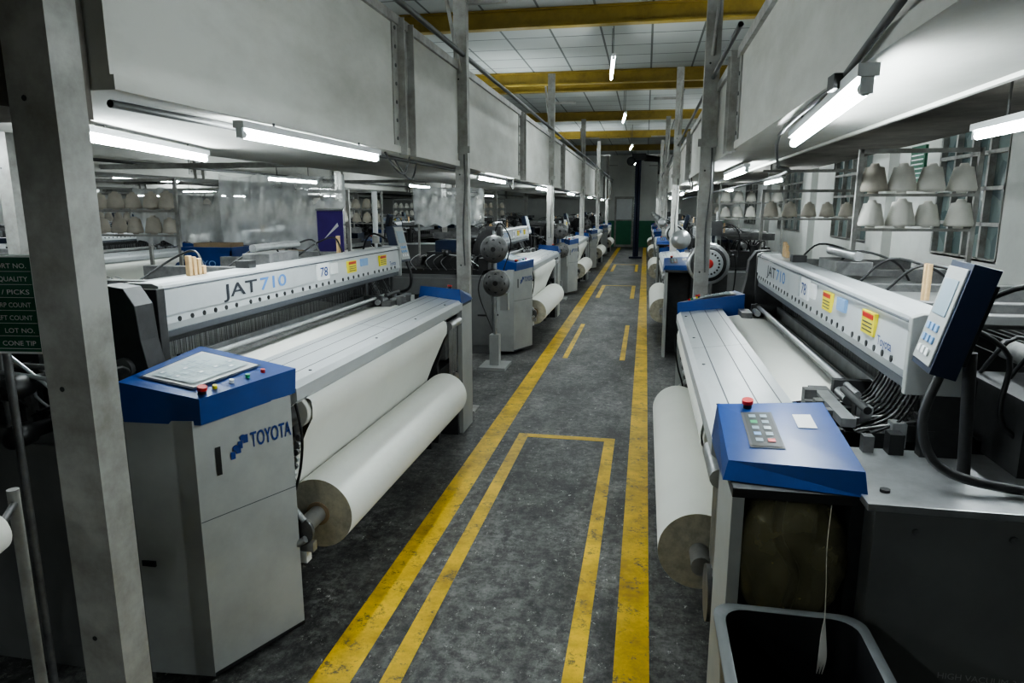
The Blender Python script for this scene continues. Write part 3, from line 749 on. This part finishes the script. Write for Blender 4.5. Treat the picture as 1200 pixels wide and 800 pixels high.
for (y,zz) in ((9.2,1.95),):
    b=MB(); b.box(XR-.03,XR,y-.22,y+.22,zz,zz+.42,'board')
    for i in range(7): b.box(XR-.035,XR-.03,y-.18,y+.18,zz+.04+i*.053,zz+.055+i*.053,'white')
    obj('wall_notice',b)
# bin
b=MB()
x0,x1,y0,y1,h=.205,.515,1.12,1.55,.70
def rr(x0,x1,y0,y1,r,z,n=5):
    P=[]
    for (cx,cy,a0) in ((x1-r,y1-r,0),(x0+r,y1-r,90),(x0+r,y0+r,180),(x1-r,y0+r,270)):
        for i in range(n+1):
            a=math.radians(a0+90*i/n); P.append((cx+r*math.cos(a),cy+r*math.sin(a),z))
    return P
rings=[(.03,.0),(.0,h),(-.014,h),(-.014,h+.016),(.010,h+.016),(.010,h-.02),(.04,.03)]
N=24; vs=[]
for ins,zz in rings: vs+=rr(x0+ins,x1-ins,y0+ins,y1-ins,.05,zz)
fs=[]
for j in range(len(rings)-1):
    for i in range(N): fs.append((j*N+i,j*N+(i+1)%N,(j+1)*N+(i+1)%N,(j+1)*N+i))
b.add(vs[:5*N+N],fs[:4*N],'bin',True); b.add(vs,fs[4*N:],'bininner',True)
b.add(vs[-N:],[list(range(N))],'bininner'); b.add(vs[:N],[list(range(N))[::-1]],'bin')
obj('waste_bin',b)
# plastic bag hanging under keypad, with hose inside and waste threads below
b=MB(); n=40; vs=[];fs=[]
prof=[(0.0,.06),(.02,.09),(.06,.11),(.12,.12),(.18,.125),(.24,.115),(.29,.09),(.33,.06),(.36,.02)]
for j,(t,r) in enumerate(prof):
    for i in range(n):
        a=2*math.pi*i/n; k=1+.10*math.sin(a*5+t*20)+.07*math.sin(a*11+t*33)+random.uniform(-.03,.03)
        vs.append((.375+r*1.0*k*math.cos(a)+.03*t,1.68+r*.42*k*math.sin(a),.945-t))
for j in range(len(prof)-1):
    for i in range(n): fs.append((j*n+i,j*n+(i+1)%n,(j+1)*n+(i+1)%n,(j+1)*n+i))
b.add(vs,fs,'bag',True)
b.path([(.36,1.68,.97),(.35,1.67,.85),(.40,1.68,.75),(.38,1.66,.66)],.014,'black')
obj('plastic_bag',b)
b=MB(); b.path([(.45,1.60,.97),(.44,1.57,.88),(.435,1.53,.80),(.43,1.50,.74)],.0010,'cone2',5)
for i in range(10): b.path([(.43,1.50,.74),(.426+.001*i,1.50,.70),(.422+.0018*i,1.49,.65),(.424+.0014*i,1.50,.60+.006*(i%4))],.0013,'cone',5)
obj('waste_yarn_strand',b)
# overhead traveling cleaner with hoses at far end
b=MB(); yc=14*H; xc=-.18*H
b.cyl((xc-.03,yc,.03),(xc-.03,yc,3.2),.055,'hose',n=16); b.cyl((xc+.06,yc,.03),(xc+.06,yc,3.2),.04,'hose',n=16)
for i in range(40): b.cyl((xc-.03,yc,.05+i*.08),(xc-.03,yc,.07+i*.08),.062,'hose',n=16)
b.box(xc-.2,xc+.25,yc-.25,yc+.25,3.15,3.34,'black'); b.cyl((xc+.2,yc,3.22),(xc+.75,yc,3.15),.11,'black',r1=.08); b.path([(xc+.5,yc,3.2),(xc+.65,yc,3.1),(xc+.68,yc,2.9),(xc+.66,yc,2.7)],.04,'black')
b.lathe((xc-.22,yc-.3,3.1),(0,1,0),[(0,.1),(.02,.14),(.2,.14),(.22,.1)],'black')
b.box(xc-.2,xc+.22,yc-.15,yc+.15,0,.06,'hose')
obj('overhead_traveling_cleaner',b)
for y,zz in ((6.4,2.12),(11.5,2.15),(16.8,2.12)):
    b=MB(); b.box(XL+.3,-1.75*H,y-.03,y+.03,zz-.08,zz-.03,'post'); obj('cross_rail',b)
for x,zz in ((-3.4,2.15),(-5.2,2.1),(-8.9,2.1)):
    b=MB(); b.cyl((x,1.8,zz),(x,YE-.3,zz),.016,'conduit'); obj('electrical_conduit',b)

# ---------------------------------------------------------------- world, camera
w=bpy.data.worlds.new('World'); scene.world=w; w.use_nodes=True
w.node_tree.nodes['Background'].inputs[0].default_value=(.6,.7,.8,1); w.node_tree.nodes['Background'].inputs[1].default_value=.15
try: scene.view_settings.look='AgX - Medium High Contrast'
except Exception as ex: print(ex)
cam=bpy.data.cameras.new('camera'); co=bpy.data.objects.new('camera',cam); scene.collection.objects.link(co)
cam.sensor_width=36; cam.lens=24; cam.clip_start=.02
co.location=(0,0,H); co.rotation_euler=(math.radians(90-11.1),0,math.radians(10.9))
scene.camera=co
